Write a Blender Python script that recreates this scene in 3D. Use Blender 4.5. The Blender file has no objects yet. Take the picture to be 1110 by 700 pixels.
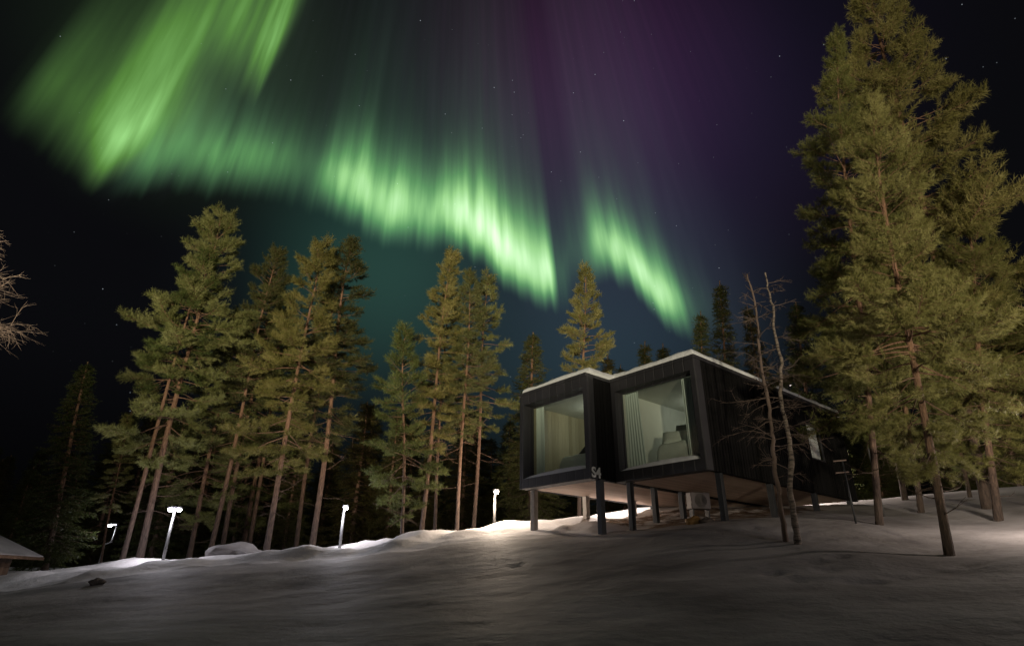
import bpy, bmesh, math, random
import numpy as np
from mathutils import Vector, Matrix, noise
random.seed(7); rng = np.random.default_rng(7)
R = math.radians
scene = bpy.context.scene
COL = scene.collection

# ------------------------------------------------------------------ camera
F_PX, PITCH, ROLL = 620.5, 0.4207, 0.0121
_fw = Vector((0, math.cos(PITCH), math.sin(PITCH))); _up = Vector((0, -math.sin(PITCH), math.cos(PITCH))); _rt = Vector((1, 0, 0))
_c, _s = math.cos(ROLL), math.sin(ROLL)
CR = _rt*_c + _up*_s; CU = _up*_c - _rt*_s
cam_d = bpy.data.cameras.new('camera'); cam = bpy.data.objects.new('camera', cam_d); COL.objects.link(cam)
cam_d.sensor_width = 36; cam_d.lens = F_PX/1110*36; cam_d.clip_end = 2000; cam_d.clip_start = 0.05
m = Matrix.Identity(4)
for i in range(3):
    m[i][0], m[i][1], m[i][2] = CR[i], CU[i], -_fw[i]
cam.matrix_world = m
scene.camera = cam
def ray(px, py):
    return (_fw + CR*((px-555)/F_PX) - CU*((py-350)/F_PX))
def at(px, py, Y):
    d = ray(px, py); return d*(Y/d.y)
def on_z(px, py, z):
    d = ray(px, py); return d*(z/d.z)
def proj(p):
    d = p.dot(_fw); return (555+F_PX*p.dot(CR)/d, 350-F_PX*p.dot(CU)/d)

# ------------------------------------------------------------------ view
vs = scene.view_settings
vs.view_transform = 'Standard'; vs.look = 'None'; vs.exposure = 0; vs.gamma = 1
scene.display_settings.display_device = 'sRGB'
scene.cycles.max_bounces = 5; scene.cycles.diffuse_bounces = 3; scene.cycles.glossy_bounces = 3
scene.cycles.transparent_max_bounces = 8; scene.cycles.sample_clamp_indirect = 3
scene.cycles.use_denoising = True

# ------------------------------------------------------------------ node helpers
class NT:
    def __init__(s, tree): s.t = tree; s.n = tree.nodes; s.l = tree.links
    def new(s, typ, **kw):
        nd = s.n.new(typ)
        for k, v in kw.items(): setattr(nd, k, v)
        return nd
    def put(s, sock, v):
        if isinstance(v, bpy.types.NodeSocket): s.l.new(v, sock)
        elif v is not None: sock.default_value = v
    def math(s, op, a, b=None, c=None, clamp=False):
        nd = s.new('ShaderNodeMath', operation=op, use_clamp=clamp)
        s.put(nd.inputs[0], a); s.put(nd.inputs[1], b)
        if c is not None: s.put(nd.inputs[2], c)
        return nd.outputs[0]
    def dot(s, a, v):
        nd = s.new('ShaderNodeVectorMath', operation='DOT_PRODUCT'); s.put(nd.inputs[0], a); s.put(nd.inputs[1], tuple(v)); return nd.outputs['Value']
    def smooth(s, x, a, b, c=0., d=1.):
        nd = s.new('ShaderNodeMapRange', interpolation_type='SMOOTHSTEP'); s.put(nd.inputs[0], x)
        s.put(nd.inputs[1], a); s.put(nd.inputs[2], b); s.put(nd.inputs[3], c); s.put(nd.inputs[4], d); return nd.outputs[0]
    def noise(s, vec, scale, detail=2, rough=.5, dims='3D', w=None):
        nd = s.new('ShaderNodeTexNoise', noise_dimensions=dims)
        if dims != '1D' and vec is not None: s.put(nd.inputs['Vector'], vec)
        if w is not None: s.put(nd.inputs['W'], w)
        nd.inputs['Scale'].default_value = scale; nd.inputs['Detail'].default_value = detail; nd.inputs['Roughness'].default_value = rough
        return nd.outputs['Fac']
    def comb(s, x, y, z=0.):
        nd = s.new('ShaderNodeCombineXYZ'); s.put(nd.inputs[0], x); s.put(nd.inputs[1], y); s.put(nd.inputs[2], z); return nd.outputs[0]
    def curve(s, x, pts, x0, x1, y1):
        """piecewise smooth function of x given as points, through a float curve on 0..1"""
        mr = s.new('ShaderNodeMapRange'); mr.clamp = True; s.put(mr.inputs[0], x); mr.inputs[1].default_value = x0; mr.inputs[2].default_value = x1
        fc = s.new('ShaderNodeFloatCurve'); s.l.new(mr.outputs[0], fc.inputs['Value'])
        cm = fc.mapping; cv = cm.curves[0]
        P = sorted([((a-x0)/(x1-x0), b/y1) for a, b in pts])
        if P[0][0] > 0: P.insert(0, (0., P[0][1]))
        if P[-1][0] < 1: P.append((1., P[-1][1]))
        cv.points[0].location = P[0]; cv.points[1].location = P[-1]
        for p in P[1:-1]: cv.points.new(*p)
        for p in cv.points: p.handle_type = 'AUTO_CLAMPED'
        cm.update()
        return s.math('MULTIPLY', fc.outputs[0], y1)
    def col(s, f, stops):
        nd = s.new('ShaderNodeValToRGB'); s.put(nd.inputs[0], f); e = nd.color_ramp.elements
        while len(e) < len(stops): e.new(.5)
        for q, (p, c) in zip(e, stops): q.position = p; q.color = (*c, 1)
        return nd.outputs[0]
    def scale(s, colr, f):
        nd = s.new('ShaderNodeVectorMath', operation='SCALE'); s.put(nd.inputs[0], colr); s.put(nd.inputs['Scale'], f); return nd.outputs[0]
    def add(s, a, b):
        nd = s.new('ShaderNodeVectorMath', operation='ADD'); s.put(nd.inputs[0], a); s.put(nd.inputs[1], b); return nd.outputs[0]

# ------------------------------------------------------------------ world: night sky with aurora rays that converge on the magnetic zenith
world = bpy.data.worlds.new('World'); scene.world = world; world.use_nodes = True
W = NT(world.node_tree); W.n.clear()
tc = W.new('ShaderNodeTexCoord'); D = tc.outputs['Generated']
MZ = ray(505, -560).normalized()                    # magnetic zenith
E1 = Vector((0, 0, -1)); E1 = (E1 - MZ*E1.dot(MZ)).normalized(); E2 = E1.cross(MZ).normalized()
if E2.x < 0: E2 = -E2
def polar(px, py):
    d = ray(px, py).normalized()
    return math.atan2(d.dot(E2), d.dot(E1)), math.acos(d.dot(MZ))
phi = W.math('ARCTAN2', W.dot(D, E2), W.dot(D, E1))
theta = W.math('ARCCOSINE', W.dot(D, MZ))
PX0, PX1 = -2.2, 1.6
def pts_theta(L): return [polar(x, y) for x, y in L]
def pts_val(L): return [(polar(x, y)[0], v) for x, y, v in L]
fine = W.noise(None, 46, 3, .6, '1D', phi)
mid = W.noise(None, 13, 2, .5, '1D', W.math('ADD', phi, 7.3))
wob = W.noise(W.comb(W.math('MULTIPLY', phi, 4), W.math('MULTIPLY', theta, 5)), 1, 2)
def curtain(edge, amp, hgt, soft, rays=.8, off=0., tail=.22):
    ph = phi
    e = W.curve(ph, pts_theta(edge), PX0, PX1, 2.)
    a = W.curve(ph, pts_val(amp), PX0, PX1, 1.)
    h = W.curve(ph, pts_val(hgt), PX0, PX1, 1.)
    jit = W.math('MULTIPLY', W.math('SUBTRACT', W.noise(None, 30, 2, .5, '1D', W.math('ADD', phi, off)), .5), .035)
    s_ = W.math('ADD', W.math('SUBTRACT', e, theta), jit)
    rise = W.smooth(s_, -soft, soft*1.3)
    q = W.math('DIVIDE', W.math('MAXIMUM', s_, 0.), h)
    dec = W.math('ADD', W.math('MULTIPLY', W.math('EXPONENT', W.math('MULTIPLY', W.math('POWER', q, 2.), -1.)), 1-tail), W.math('MULTIPLY', W.math('EXPONENT', W.math('MULTIPLY', q, -.75)), tail))
    nr = W.noise(W.comb(W.math('MULTIPLY', W.math('ADD', phi, off+3), 38), W.math('MULTIPLY', theta, 5)), 1., 3, .5)
    nr2 = W.noise(None, 9, 1, .5, '1D', W.math('ADD', phi, off+5))
    r = W.math('ADD', 1-rays*.5, W.math('MULTIPLY', W.math('MULTIPLY', W.smooth(nr, .12, .88), W.smooth(nr2, .2, .75, .5, 1.3)), rays*1.6))
    v = W.math('MULTIPLY', W.math('MULTIPLY', a, rise), dec)
    return W.math('MULTIPLY', v, r)
# main band, low from left to right
c_main = curtain(
    [(60,175),(120,190),(180,184),(250,190),(310,196),(345,206),(390,228),(430,246),(480,250),(510,258),(545,290),(575,308),(600,318),(625,300),(645,286),(675,292),(705,322),(735,345),(765,350),(800,350)],
    [(90,170,0),(140,180,.10),(190,180,.30),(250,185,.28),(300,195,.27),(328,200,.19),(352,205,.40),(390,220,.58),(425,240,.64),(450,245,.50),(490,245,.74),(530,280,.84),(570,300,.90),(598,310,.76),(606,315,.10),(622,300,.08),(645,290,.46),(680,300,.6),(710,330,.74),(735,345,.6),(752,348,.10),(775,350,.03),(800,350,.0)],
    [(60,150,.07),(200,150,.075),(300,190,.065),(400,220,.086),(480,240,.080),(540,280,.095),(600,300,.090),(680,300,.078),(740,340,.085),(800,350,.075)],
    .042, .40, 0., .20)
# left fold, tall bright rays
c_left = curtain(
    [(15,108),(40,125),(70,148),(108,178),(130,174),(150,165),(175,160),(205,160)],
    [(0,105,0),(30,135,.20),(52,150,.17),(72,170,.28),(95,190,.44),(112,195,.62),(135,188,.58),(152,180,.38),(175,172,.20),(215,165,.07),(270,160,0)],
    [(10,120,.13),(60,150,.17),(110,190,.19),(150,180,.20),(200,170,.18)],
    .046, .42, 11., .25)
# upper fold leaving through the top of the frame
c_top = curtain(
    [(150,60),(200,60),(235,50),(262,72),(280,85),(300,60),(325,20),(345,-10)],
    [(120,60,0),(160,60,.10),(215,55,.12),(245,60,.22),(262,72,.20),(278,80,.44),(296,60,.30),(318,35,.10),(345,0,0)],
    [(150,60,.30),(240,60,.22),(280,80,.26),(340,0,.2)],
    .05, .6, 23., .1)
# faint high veils above the main band
c_veil = curtain(
    [(60,175),(250,190),(345,206),(430,246),(510,258),(600,318),(645,286),(735,345),(850,380)],
    [(60,150,0),(180,180,.06),(300,190,.05),(400,220,.075),(520,260,.085),(590,300,.06),(620,300,.03),(650,290,.07),(720,320,.08),(800,350,.045),(870,380,.0)],
    [(60,150,.4),(850,380,.55)], .05, .42, 41., .9)
def vecc(c): 
    nd = W.new('ShaderNodeCombineXYZ'); [setattr(nd.inputs[i], 'default_value', c[i]) for i in range(3)]; return nd.outputs[0]
green_b = W.math('ADD', c_main, 0.)
tot = W.math('ADD', W.math('ADD', c_main, c_left), c_top)
# colour: dim = teal green, bright = pale green; yellower in the left fold
skyc = W.scale(W.col(c_main, [(0., (.17,.42,.22)), (.25, (.24,.70,.22)), (.45, (.46,.95,.34)), (.8, (.70,1.,.60))]), W.math('MULTIPLY', c_main, 1.5))
skyl = W.scale(W.col(W.math('ADD', c_left, c_top), [(0., (.18,.38,.13)), (.3, (.23,.60,.10)), (.7, (.40,.86,.27)), (1., (.58,.97,.44))]), W.math('MULTIPLY', W.math('ADD', c_left, c_top), 1.15))
skyv = W.scale(vecc((.11,.12,.15)), c_veil)
# purple and blue glows by direction
def blob(px, py, rad, p=1.):
    c = W.dot(D, ray(px, py).normalized()); return W.smooth(W.math('ARCCOSINE', c), rad, 0.)
base = W.scale(vecc((.0030,.0031,.0040)), 1.)
pur = W.scale(vecc((.022,.005,.019)), W.math('MULTIPLY', blob(625, 70, .34), W.smooth(fine, .3, .8, .85, 1.1)))
vio = W.scale(vecc((.012,.008,.021)), blob(680, 190, .40))
vio2 = W.scale(vecc((.004,.002,.010)), blob(750, 100, .42))
navy = W.scale(vecc((.008,.017,.019)), blob(500, 330, .50))
navy2 = W.scale(vecc((.012,.024,.034)), blob(680, 385, .36))
teal = W.scale(vecc((.010,.036,.024)), blob(410, 290, .26))
lglow = W.scale(vecc((.008,.016,.006)), blob(230, 60, .30))
tot_c = base
for q in (pur, vio, vio2, navy, navy2, teal, lglow, skyv, skyc, skyl): tot_c = W.add(tot_c, q)
# stars: bright points scattered over the directions
vor = W.new('ShaderNodeTexVoronoi'); vor.feature = 'F1'; W.put(vor.inputs['Vector'], D); vor.inputs['Scale'].default_value = 62
sep = W.new('ShaderNodeSeparateColor'); W.l.new(vor.outputs['Color'], sep.inputs[0])
bright = W.math('POWER', sep.outputs[0], 2.6)
st = W.math('MULTIPLY', W.smooth(vor.outputs['Distance'], .058, .012), W.math('MULTIPLY', bright, .45))
tot_c = W.add(tot_c, W.scale(vecc((.8,.9,1.)), st))
# the air near the horizon swallows the glow
sepd = W.new('ShaderNodeSeparateXYZ'); W.l.new(D, sepd.inputs[0])
tot_c = W.scale(tot_c, W.smooth(sepd.outputs[2], -.02, .36, .12, 1.))
bg = W.new('ShaderNodeBackground'); W.l.new(tot_c, bg.inputs['Color']); bg.inputs['Strength'].default_value = 1.0
wo = W.new('ShaderNodeOutputWorld'); W.l.new(bg.outputs[0], wo.inputs['Surface'])

# ------------------------------------------------------------------ spotlights added behind the photographer, and moonlight
def lamp(kind, name, loc, power, color, size=.2, **kw):
    d = bpy.data.lights.new(name, kind); d.energy = power; d.color = color
    if kind in ('POINT', 'SPOT'): d.shadow_soft_size = size
    for k, v in kw.items(): setattr(d, k, v)
    o = bpy.data.objects.new(name, d); COL.objects.link(o); o.location = loc; return o
def aim(o, tgt): o.rotation_euler = (Vector(tgt) - o.location).to_track_quat('-Z', 'Y').to_euler()
fl = lamp('SPOT', 'added_tree_spot', (-6, -16, .5), 72000, (1, .89, .62), .5, spot_size=R(66), spot_blend=.6)  # unseen spot, added to light the left and middle trees
aim(fl, (-8.5, 24, 27))
fr = lamp('SPOT', 'added_tree_spot', (4, -16, .5), 32000, (1, .88, .63), .5, spot_size=R(70), spot_blend=.6)  # unseen spot, added to light the right stand
aim(fr, (14, 13, 19))
moon = lamp('SUN', 'moonlight', (0, 0, 30), .135, (1., .92, .95), angle=R(12))
moon.rotation_euler = (R(62), 0, R(24))

# ------------------------------------------------------------------ tagging
def tag(o, label=None, cat=None, group=None, kind=None):
    if label: o['label'] = label
    if cat: o['category'] = cat
    if group: o['group'] = group
    if kind: o['kind'] = kind
    return o
def empty(name, loc, rz=0, **kw):
    o = bpy.data.objects.new(name, None); COL.objects.link(o); o.location = loc; o.rotation_euler = (0, 0, rz); o.empty_display_size = .3
    return tag(o, **kw)
def link(name, me, mat, parent=None):
    o = bpy.data.objects.new(name, me); COL.objects.link(o)
    if mat and not me.materials: me.materials.append(mat)
    if parent: o.parent = parent
    return o
def np_mesh(name, V, faces_list):
    """V (n,3); faces_list: list of (m,k) index arrays"""
    me = bpy.data.meshes.new(name)
    V = np.asarray(V, np.float32); me.vertices.add(len(V)); me.vertices.foreach_set('co', V.ravel())
    nl = sum(f.size for f in faces_list); nf = sum(len(f) for f in faces_list)
    me.loops.add(nl); me.polygons.add(nf)
    me.loops.foreach_set('vertex_index', np.concatenate([f.ravel() for f in faces_list]).astype(np.int32))
    tot_ = np.concatenate([np.full(len(f), f.shape[1]) for f in faces_list]).astype(np.int32)
    me.polygons.foreach_set('loop_start', np.concatenate([[0], np.cumsum(tot_)[:-1]]).astype(np.int32))
    me.update(calc_edges=True); me.validate()
    return me
class MB:
    def __init__(s): s.bm = bmesh.new()
    def box(s, x0, x1, y0, y1, z0, z1, bev=0.):
        r = bmesh.ops.create_cube(s.bm, size=1); vs_ = r['verts']
        for v in vs_:
            v.co = Vector(((x0+x1)/2 + v.co.x*(x1-x0), (y0+y1)/2 + v.co.y*(y1-y0), (z0+z1)/2 + v.co.z*(z1-z0)))
        if bev:
            es = list({e for v in vs_ for e in v.link_edges})
            bmesh.ops.bevel(s.bm, geom=es, offset=bev, segments=2, affect='EDGES', profile=.6)
        return s
    def tube(s, pts, rads, n=8, cap=True):
        rings = []
        P = [Vector(p) for p in pts]
        for i, p in enumerate(P):
            t = (P[min(i+1, len(P)-1)] - P[max(i-1, 0)]).normalized()
            a = t.orthogonal().normalized() if i == 0 else (prev - t*prev.dot(t)).normalized()
            prev = a; b = t.cross(a)
            rings.append([s.bm.verts.new(p + (a*math.cos(k*2*math.pi/n) + b*math.sin(k*2*math.pi/n))*rads[i]) for k in range(n)])
        for r0, r1 in zip(rings, rings[1:]):
            for k in range(n): s.bm.faces.new((r0[k], r0[(k+1) % n], r1[(k+1) % n], r1[k]))
        if cap: s.bm.faces.new(rings[0][::-1]); s.bm.faces.new(rings[-1])
        return s
    def grid(s, fn, nu, nv):
        vv = [[s.bm.verts.new(fn(i/nu, j/nv)) for j in range(nv+1)] for i in range(nu+1)]
        for i in range(nu):
            for j in range(nv): s.bm.faces.new((vv[i][j], vv[i+1][j], vv[i+1][j+1], vv[i][j+1]))
        return s
    def build(s, name, mat, parent=None, smooth=False):
        bmesh.ops.recalc_face_normals(s.bm, faces=s.bm.faces)
        me = bpy.data.meshes.new(name); s.bm.to_mesh(me); s.bm.free()
        if smooth: me.polygons.foreach_set('use_smooth', [True]*len(me.polygons))
        return link(name, me, mat, parent)

# ------------------------------------------------------------------ materials
def mat(name, fn):
    m_ = bpy.data.materials.new(name); m_.use_nodes = True; n = NT(m_.node_tree)
    b = m_.node_tree.nodes['Principled BSDF']; fn(n, b); return m_
def coords(n, which='Object'): return n.new('ShaderNodeTexCoord').outputs[which]
def mapv(n, v, sc):
    nd = n.new('ShaderNodeMapping'); n.put(nd.inputs[0], v); nd.inputs['Scale'].default_value = sc; return nd.outputs[0]
def bump(n, b, h, dist=.02, st=1.):
    nd = n.new('ShaderNodeBump'); nd.inputs['Strength'].default_value = st; nd.inputs['Distance'].default_value = dist
    n.put(nd.inputs['Height'], h); n.l.new(nd.outputs[0], b.inputs['Normal'])
def plain(name, c, rough=.6, metal=0., var=.12, sc=6, bmp=0.):
    def fn(n, b):
        f = n.noise(coords(n), sc, 4, .6)
        n.put(b.inputs['Base Color'], n.col(f, [(.25, tuple(x*(1-var) for x in c)), (.75, tuple(x*(1+var) for x in c))]))
        b.inputs['Roughness'].default_value = rough; b.inputs['Metallic'].default_value = metal
        if bmp: bump(n, b, n.noise(coords(n), sc*4, 4, .6), bmp)
    return mat(name, fn)
def f_snow(n, b):
    g = n.new('ShaderNodeNewGeometry').outputs['Position']
    big = n.noise(g, .35, 4, .55); med = n.noise(mapv(n, g, (1., 1.5, 1)), .8, 4, .5); fi = n.noise(g, 14, 4, .65)
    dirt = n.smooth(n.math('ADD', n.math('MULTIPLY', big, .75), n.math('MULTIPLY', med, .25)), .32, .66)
    c1 = n.col(dirt, [(0., (.17,.155,.15)), (1., (.44,.415,.41))]); c2 = n.col(dirt, [(0., (.62,.59,.58)), (1., (.84,.82,.82))])  # yard snow is packed and dirty, darkened further for the bank's shade
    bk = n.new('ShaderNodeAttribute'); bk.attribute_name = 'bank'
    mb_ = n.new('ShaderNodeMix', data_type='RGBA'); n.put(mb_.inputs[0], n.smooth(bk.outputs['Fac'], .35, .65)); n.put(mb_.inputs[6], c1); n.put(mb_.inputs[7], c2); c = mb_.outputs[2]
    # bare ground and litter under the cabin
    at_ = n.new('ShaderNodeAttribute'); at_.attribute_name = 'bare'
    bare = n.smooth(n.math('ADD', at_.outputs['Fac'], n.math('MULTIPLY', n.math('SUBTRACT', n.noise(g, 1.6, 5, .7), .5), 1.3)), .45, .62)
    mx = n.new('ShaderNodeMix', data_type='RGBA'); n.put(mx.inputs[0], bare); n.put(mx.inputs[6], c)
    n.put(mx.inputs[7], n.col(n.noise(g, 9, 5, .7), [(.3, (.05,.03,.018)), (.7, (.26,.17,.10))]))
    # needle and twig litter specks
    sp = n.smooth(n.noise(g, 30, 2, .6), .66, .74)
    mx2 = n.new('ShaderNodeMix', data_type='RGBA'); n.put(mx2.inputs[0], n.math('MULTIPLY', sp, .5)); n.put(mx2.inputs[6], mx.outputs[2]); mx2.inputs[7].default_value = (.16,.12,.09,1)
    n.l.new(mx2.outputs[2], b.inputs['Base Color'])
    b.inputs['Roughness'].default_value = .75
    h = n.math('ADD', n.math('ADD', n.math('MULTIPLY', med, .6), n.math('MULTIPLY', fi, .12)), n.math('MULTIPLY', n.noise(g, 4.2, 4, .6), .5)); bump(n, b, h, .06, .9)
M = {}
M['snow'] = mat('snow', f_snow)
def f_rsnow(n, b):
    b.inputs['Base Color'].default_value = (.78,.80,.84,1); b.inputs['Roughness'].default_value = .7
    bump(n, b, n.noise(coords(n), 5, 5, .6), .04)
M['fresh_snow'] = mat('fresh_snow', f_rsnow)
def boards(name, ca, cb, sc, rough=.7, axis=0, dist=.012):
    def fn(n, b):
        o = coords(n); s3 = n.new('ShaderNodeSeparateXYZ'); n.l.new(o, s3.inputs[0])
        x = n.math('MULTIPLY', s3.outputs[axis] if axis < 2 else n.math('ADD', s3.outputs[0], s3.outputs[1]), sc)
        cell = n.math('FLOOR', x); fr_ = n.math('FRACT', x)
        wn = n.new('ShaderNodeTexWhiteNoise', noise_dimensions='1D'); n.put(wn.inputs['W'], cell)
        gap = n.math('MULTIPLY', n.smooth(fr_, 0., .07), n.smooth(fr_, 1., .93))
        ms = [9, 9, 9]; ms[{0: 1, 1: 0, 2: 2}[axis]] = .5
        gr = n.noise(mapv(n, o, tuple(ms)), 3, 5, .65)
        f = n.math('ADD', n.math('MULTIPLY', wn.outputs[0], .5), n.math('MULTIPLY', gr, .5))
        c = n.col(f, [(.15, ca), (.8, cb)])
        n.put(b.inputs['Base Color'], c); b.inputs['Roughness'].default_value = rough
        if cb[0] < .03: b.inputs['Specular IOR Level'].default_value = .12
        bump(n, b, n.math('ADD', gap, n.math('MULTIPLY', gr, .25)), dist)
    return mat(name, fn)
M['cladding'] = boards('black_stained_cladding', (.0035,.0035,.0038), (.0085,.008,.0085), 7.5, .8, 2)
M['fascia'] = boards('dark_fascia', (.020,.020,.024), (.034,.033,.040), 3, .6, 2)
M['soffit'] = boards('pale_soffit_boards', (.46,.34,.26), (.64,.49,.40), 8, .6, 0, .02)
M['post_light'] = plain('grey_post', (.30,.28,.26), .7, 0, .25, 8, .01)
M['post_dark'] = plain('dark_steel_post', (.035,.038,.042), .5, .3, .2, 8, .004)
M['interior_wall'] = plain('interior_wall', (.52,.53,.47), .8, 0, .06, 2)
M['interior_wood'] = boards('interior_wood', (.24,.21,.13), (.36,.33,.23), 6, .5, 2)
M['interior_floor'] = boards('interior_floor', (.14,.10,.06), (.22,.16,.10), 6, .4, 0)
M['dark_room'] = plain('dark_lining', (.03,.03,.03), .8)
def f_curt(n, b):
    o = coords(n); f = n.noise(mapv(n, o, (14, 14, .4)), 1.5, 3)
    n.put(b.inputs['Base Color'], n.col(f, [(.2, (.50,.58,.54)), (.8, (.68,.76,.71))])); b.inputs['Roughness'].default_value = .85
    b.inputs['Transmission Weight'].default_value = 0.
    b.inputs['Sheen Weight'].default_value = .2
M['curtain'] = mat('curtain_cloth', f_curt)
M['linen'] = plain('linen', (.62,.66,.60), .85, 0, .08, 5, .02)
M['linen_grey'] = plain('linen_grey', (.22,.23,.21), .85, 0, .15, 5, .02)
def f_glass(n, b):
    out = [x for x in n.n if x.type == 'OUTPUT_MATERIAL'][0]
    tr = n.new('ShaderNodeBsdfTransparent'); tr.inputs[0].default_value = (.94,.96,.95,1)
    gl = n.new('ShaderNodeBsdfGlossy'); gl.inputs['Roughness'].default_value = .03; gl.inputs[0].default_value = (1,1,1,1)
    ge = n.new('ShaderNodeNewGeometry'); dp = n.new('ShaderNodeVectorMath', operation='DOT_PRODUCT'); n.l.new(ge.outputs['Normal'], dp.inputs[0]); n.l.new(ge.outputs['Incoming'], dp.inputs[1])
    sch = n.math('MULTIPLY_ADD', n.math('POWER', n.math('SUBTRACT', 1., n.math('ABSOLUTE', dp.outputs['Value'])), 5.), .94, .05)
    mx = n.new('ShaderNodeMixShader'); n.put(mx.inputs[0], sch); n.l.new(tr.outputs[0], mx.inputs[1]); n.l.new(gl.outputs[0], mx.inputs[2])
    n.l.new(mx.outputs[0], out.inputs['Surface'])
M['glass'] = mat('window_glass', f_glass)
def f_bark(n, b):
    o = coords(n); s3 = n.new('ShaderNodeSeparateXYZ'); n.l.new(o, s3.inputs[0])
    f = n.noise(mapv(n, o, (9, 9, 2.2)), 2, 5, .65)
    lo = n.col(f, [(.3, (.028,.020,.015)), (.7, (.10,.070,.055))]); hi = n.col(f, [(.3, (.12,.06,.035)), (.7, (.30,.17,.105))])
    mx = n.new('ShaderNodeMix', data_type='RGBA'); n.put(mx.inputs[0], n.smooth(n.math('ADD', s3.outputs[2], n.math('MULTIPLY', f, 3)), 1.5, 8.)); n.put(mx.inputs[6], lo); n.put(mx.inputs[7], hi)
    n.l.new(mx.outputs[2], b.inputs['Base Color']); b.inputs['Roughness'].default_value = .9; bump(n, b, f, .05)
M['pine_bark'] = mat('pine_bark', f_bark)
def f_birch(n, b):
    o = coords(n); f = n.noise(mapv(n, o, (3, 3, 14)), 1.6, 5, .7)
    n.put(b.inputs['Base Color'], n.col(f, [(.40, (.04,.032,.028)), (.52, (.17,.135,.11)), (.75, (.30,.25,.21))])); b.inputs['Roughness'].default_value = .8; bump(n, b, f, .03)
M['birch_bark'] = mat('birch_bark', f_birch)
M['twig'] = plain('twig_bark', (.12,.085,.07), .85, 0, .3, 3)
M['pale_twig'] = plain('frosted_twig', (.38,.28,.23), .85, 0, .3, 3)
def needles(name, a, b_, c):
    def fn(n, b):
        g = coords(n); oi = n.new('ShaderNodeObjectInfo').outputs['Random']
        f = n.math('ADD', n.math('MULTIPLY', n.noise(g, 1.1, 3, .6), .7), n.math('MULTIPLY', n.noise(g, 22, 2, .5), .45))
        f = n.math('ADD', f, n.math('MULTIPLY', n.math('SUBTRACT', oi, .5), .22))
        mt_ = n.new('ShaderNodeMix', data_type='RGBA'); mt_.blend_type = 'MULTIPLY'; mt_.inputs[0].default_value = 1.
        n.put(mt_.inputs[6], n.col(f, [(.36, a), (.56, b_), (.78, c)]))
        n.put(mt_.inputs[7], n.col(n.math('FRACT', n.math('MULTIPLY', oi, 7.31)), [(0., (.78,.95,.85)), (.5, (1.,1.,1.)), (1., (1.10,.91,.80))]))
        n.l.new(mt_.outputs[2], b.inputs['Base Color'])
        b.inputs['Roughness'].default_value = .55; b.inputs['Specular IOR Level'].default_value = .25
        tl = n.new('ShaderNodeBsdfTranslucent'); n.put(tl.inputs[0], n.col(f, [(.32, a), (.8, c)]))
        mx = n.new('ShaderNodeMixShader'); mx.inputs[0].default_value = .25
        out = [x for x in n.n if x.type == 'OUTPUT_MATERIAL'][0]
        n.l.new(b.outputs[0], mx.inputs[1]); n.l.new(tl.outputs[0], mx.inputs[2]); n.l.new(mx.outputs[0], out.inputs['Surface'])
    return mat(name, fn)
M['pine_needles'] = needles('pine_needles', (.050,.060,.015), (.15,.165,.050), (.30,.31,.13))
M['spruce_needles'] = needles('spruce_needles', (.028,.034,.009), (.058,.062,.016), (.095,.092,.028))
def emis(name, c, s):
    def fn(n, b):
        b.inputs['Base Color'].default_value = (*c, 1); b.inputs['Emission Color'].default_value = (*c, 1); b.inputs['Emission Strength'].default_value = s
    return mat(name, fn)
M['lamp_cool'] = emis('lamp_diffuser_cool', (.95,.92,1.), 60)
M['lamp_warm'] = emis('lamp_diffuser_warm', (1.,.86,.68), 60)
M['bulb'] = emis('bedside_bulb', (1.,.95,.75), 1.2)
M['pole_grey'] = plain('galvanised_pole', (.10,.10,.10), .45, .3, .1, 10)
M['lamp_metal'] = plain('lamp_metal', (.15,.15,.16), .4, .5, .1, 10)
M['white_mark'] = plain('white_paint', (.75,.75,.72), .6)
M['unit_grey'] = plain('unit_enamel', (.09,.075,.07), .5, .1, .1, 5)
M['unit_dark'] = plain('unit_dark', (.04,.04,.04), .6)
M['rock'] = plain('stone', (.10,.085,.075), .9, 0, .35, 4, .05)
M['yellow_plastic'] = plain('ochre_plastic', (.22,.13,.04), .6)
M['shed_wood'] = boards('shed_log', (.10,.055,.03), (.18,.11,.065), 5, .8, 2)

# ------------------------------------------------------------------ ground: one sheet through surveyed points
PITS = [(0,700,7),(300,700,6.6),(600,700,6.1),(900,700,5.6),(1110,700,5.2),
 (80,660,12),(350,648,11.5),(600,632,10.5),(850,640,8),(1060,655,6.6),
 (0,642,18),(60,634,17),(150,622,17.5),(240,614,18),(360,605,18),(450,595,17.5),(520,587,17.5),
 (578,578,18.3),(649,580,16.3),(685,575,17),(740,570,15.5),
 (20,628,22.5),(100,614,22.5),(150,611,23),(176,611,22),(225,606,23.5),(330,601,23),(367,597,22),(400,593,22),(440,588,23),(500,579,23.5),(535,575,21.5),
 (600,571,22),(650,562,22.5),(700,550,24),
 (778,567,14.6),(830,561,14.8),(800,590,12),(865,588,11.6),(930,570,13.6),(1030,603,10.6),(1080,564,14.5),(1110,532,17.5),(1110,598,9.8),
 (950,609,9.6),(880,600,10.4),(1110,632,7.6),(985,548,18.5),(870,547,24),(945,541,22),(875,555,18.5),(912,549,20),(840,560,17),(825,549,24),(900,622,9.0),(960,625,8.8),(1020,623,8.9),(1080,613,8.7),(1000,610,9.7),(1050,575,13)]
wp = [tuple(at(*q)) for q in PITS] + [(0,0,-1.5),(-12,0,-1.7),(12,0,-1.2),(0,-12,-2.6),(25,5,1.0),(-30,8,-1.2),(-30,25,.2),(-25,40,.3),(0,38,1.5),(18,38,2.8),(32,24,4.2),(30,40,4.6),(-20,-12,-3),(20,-12,-2)]
wp = np.array(wp)
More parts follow.
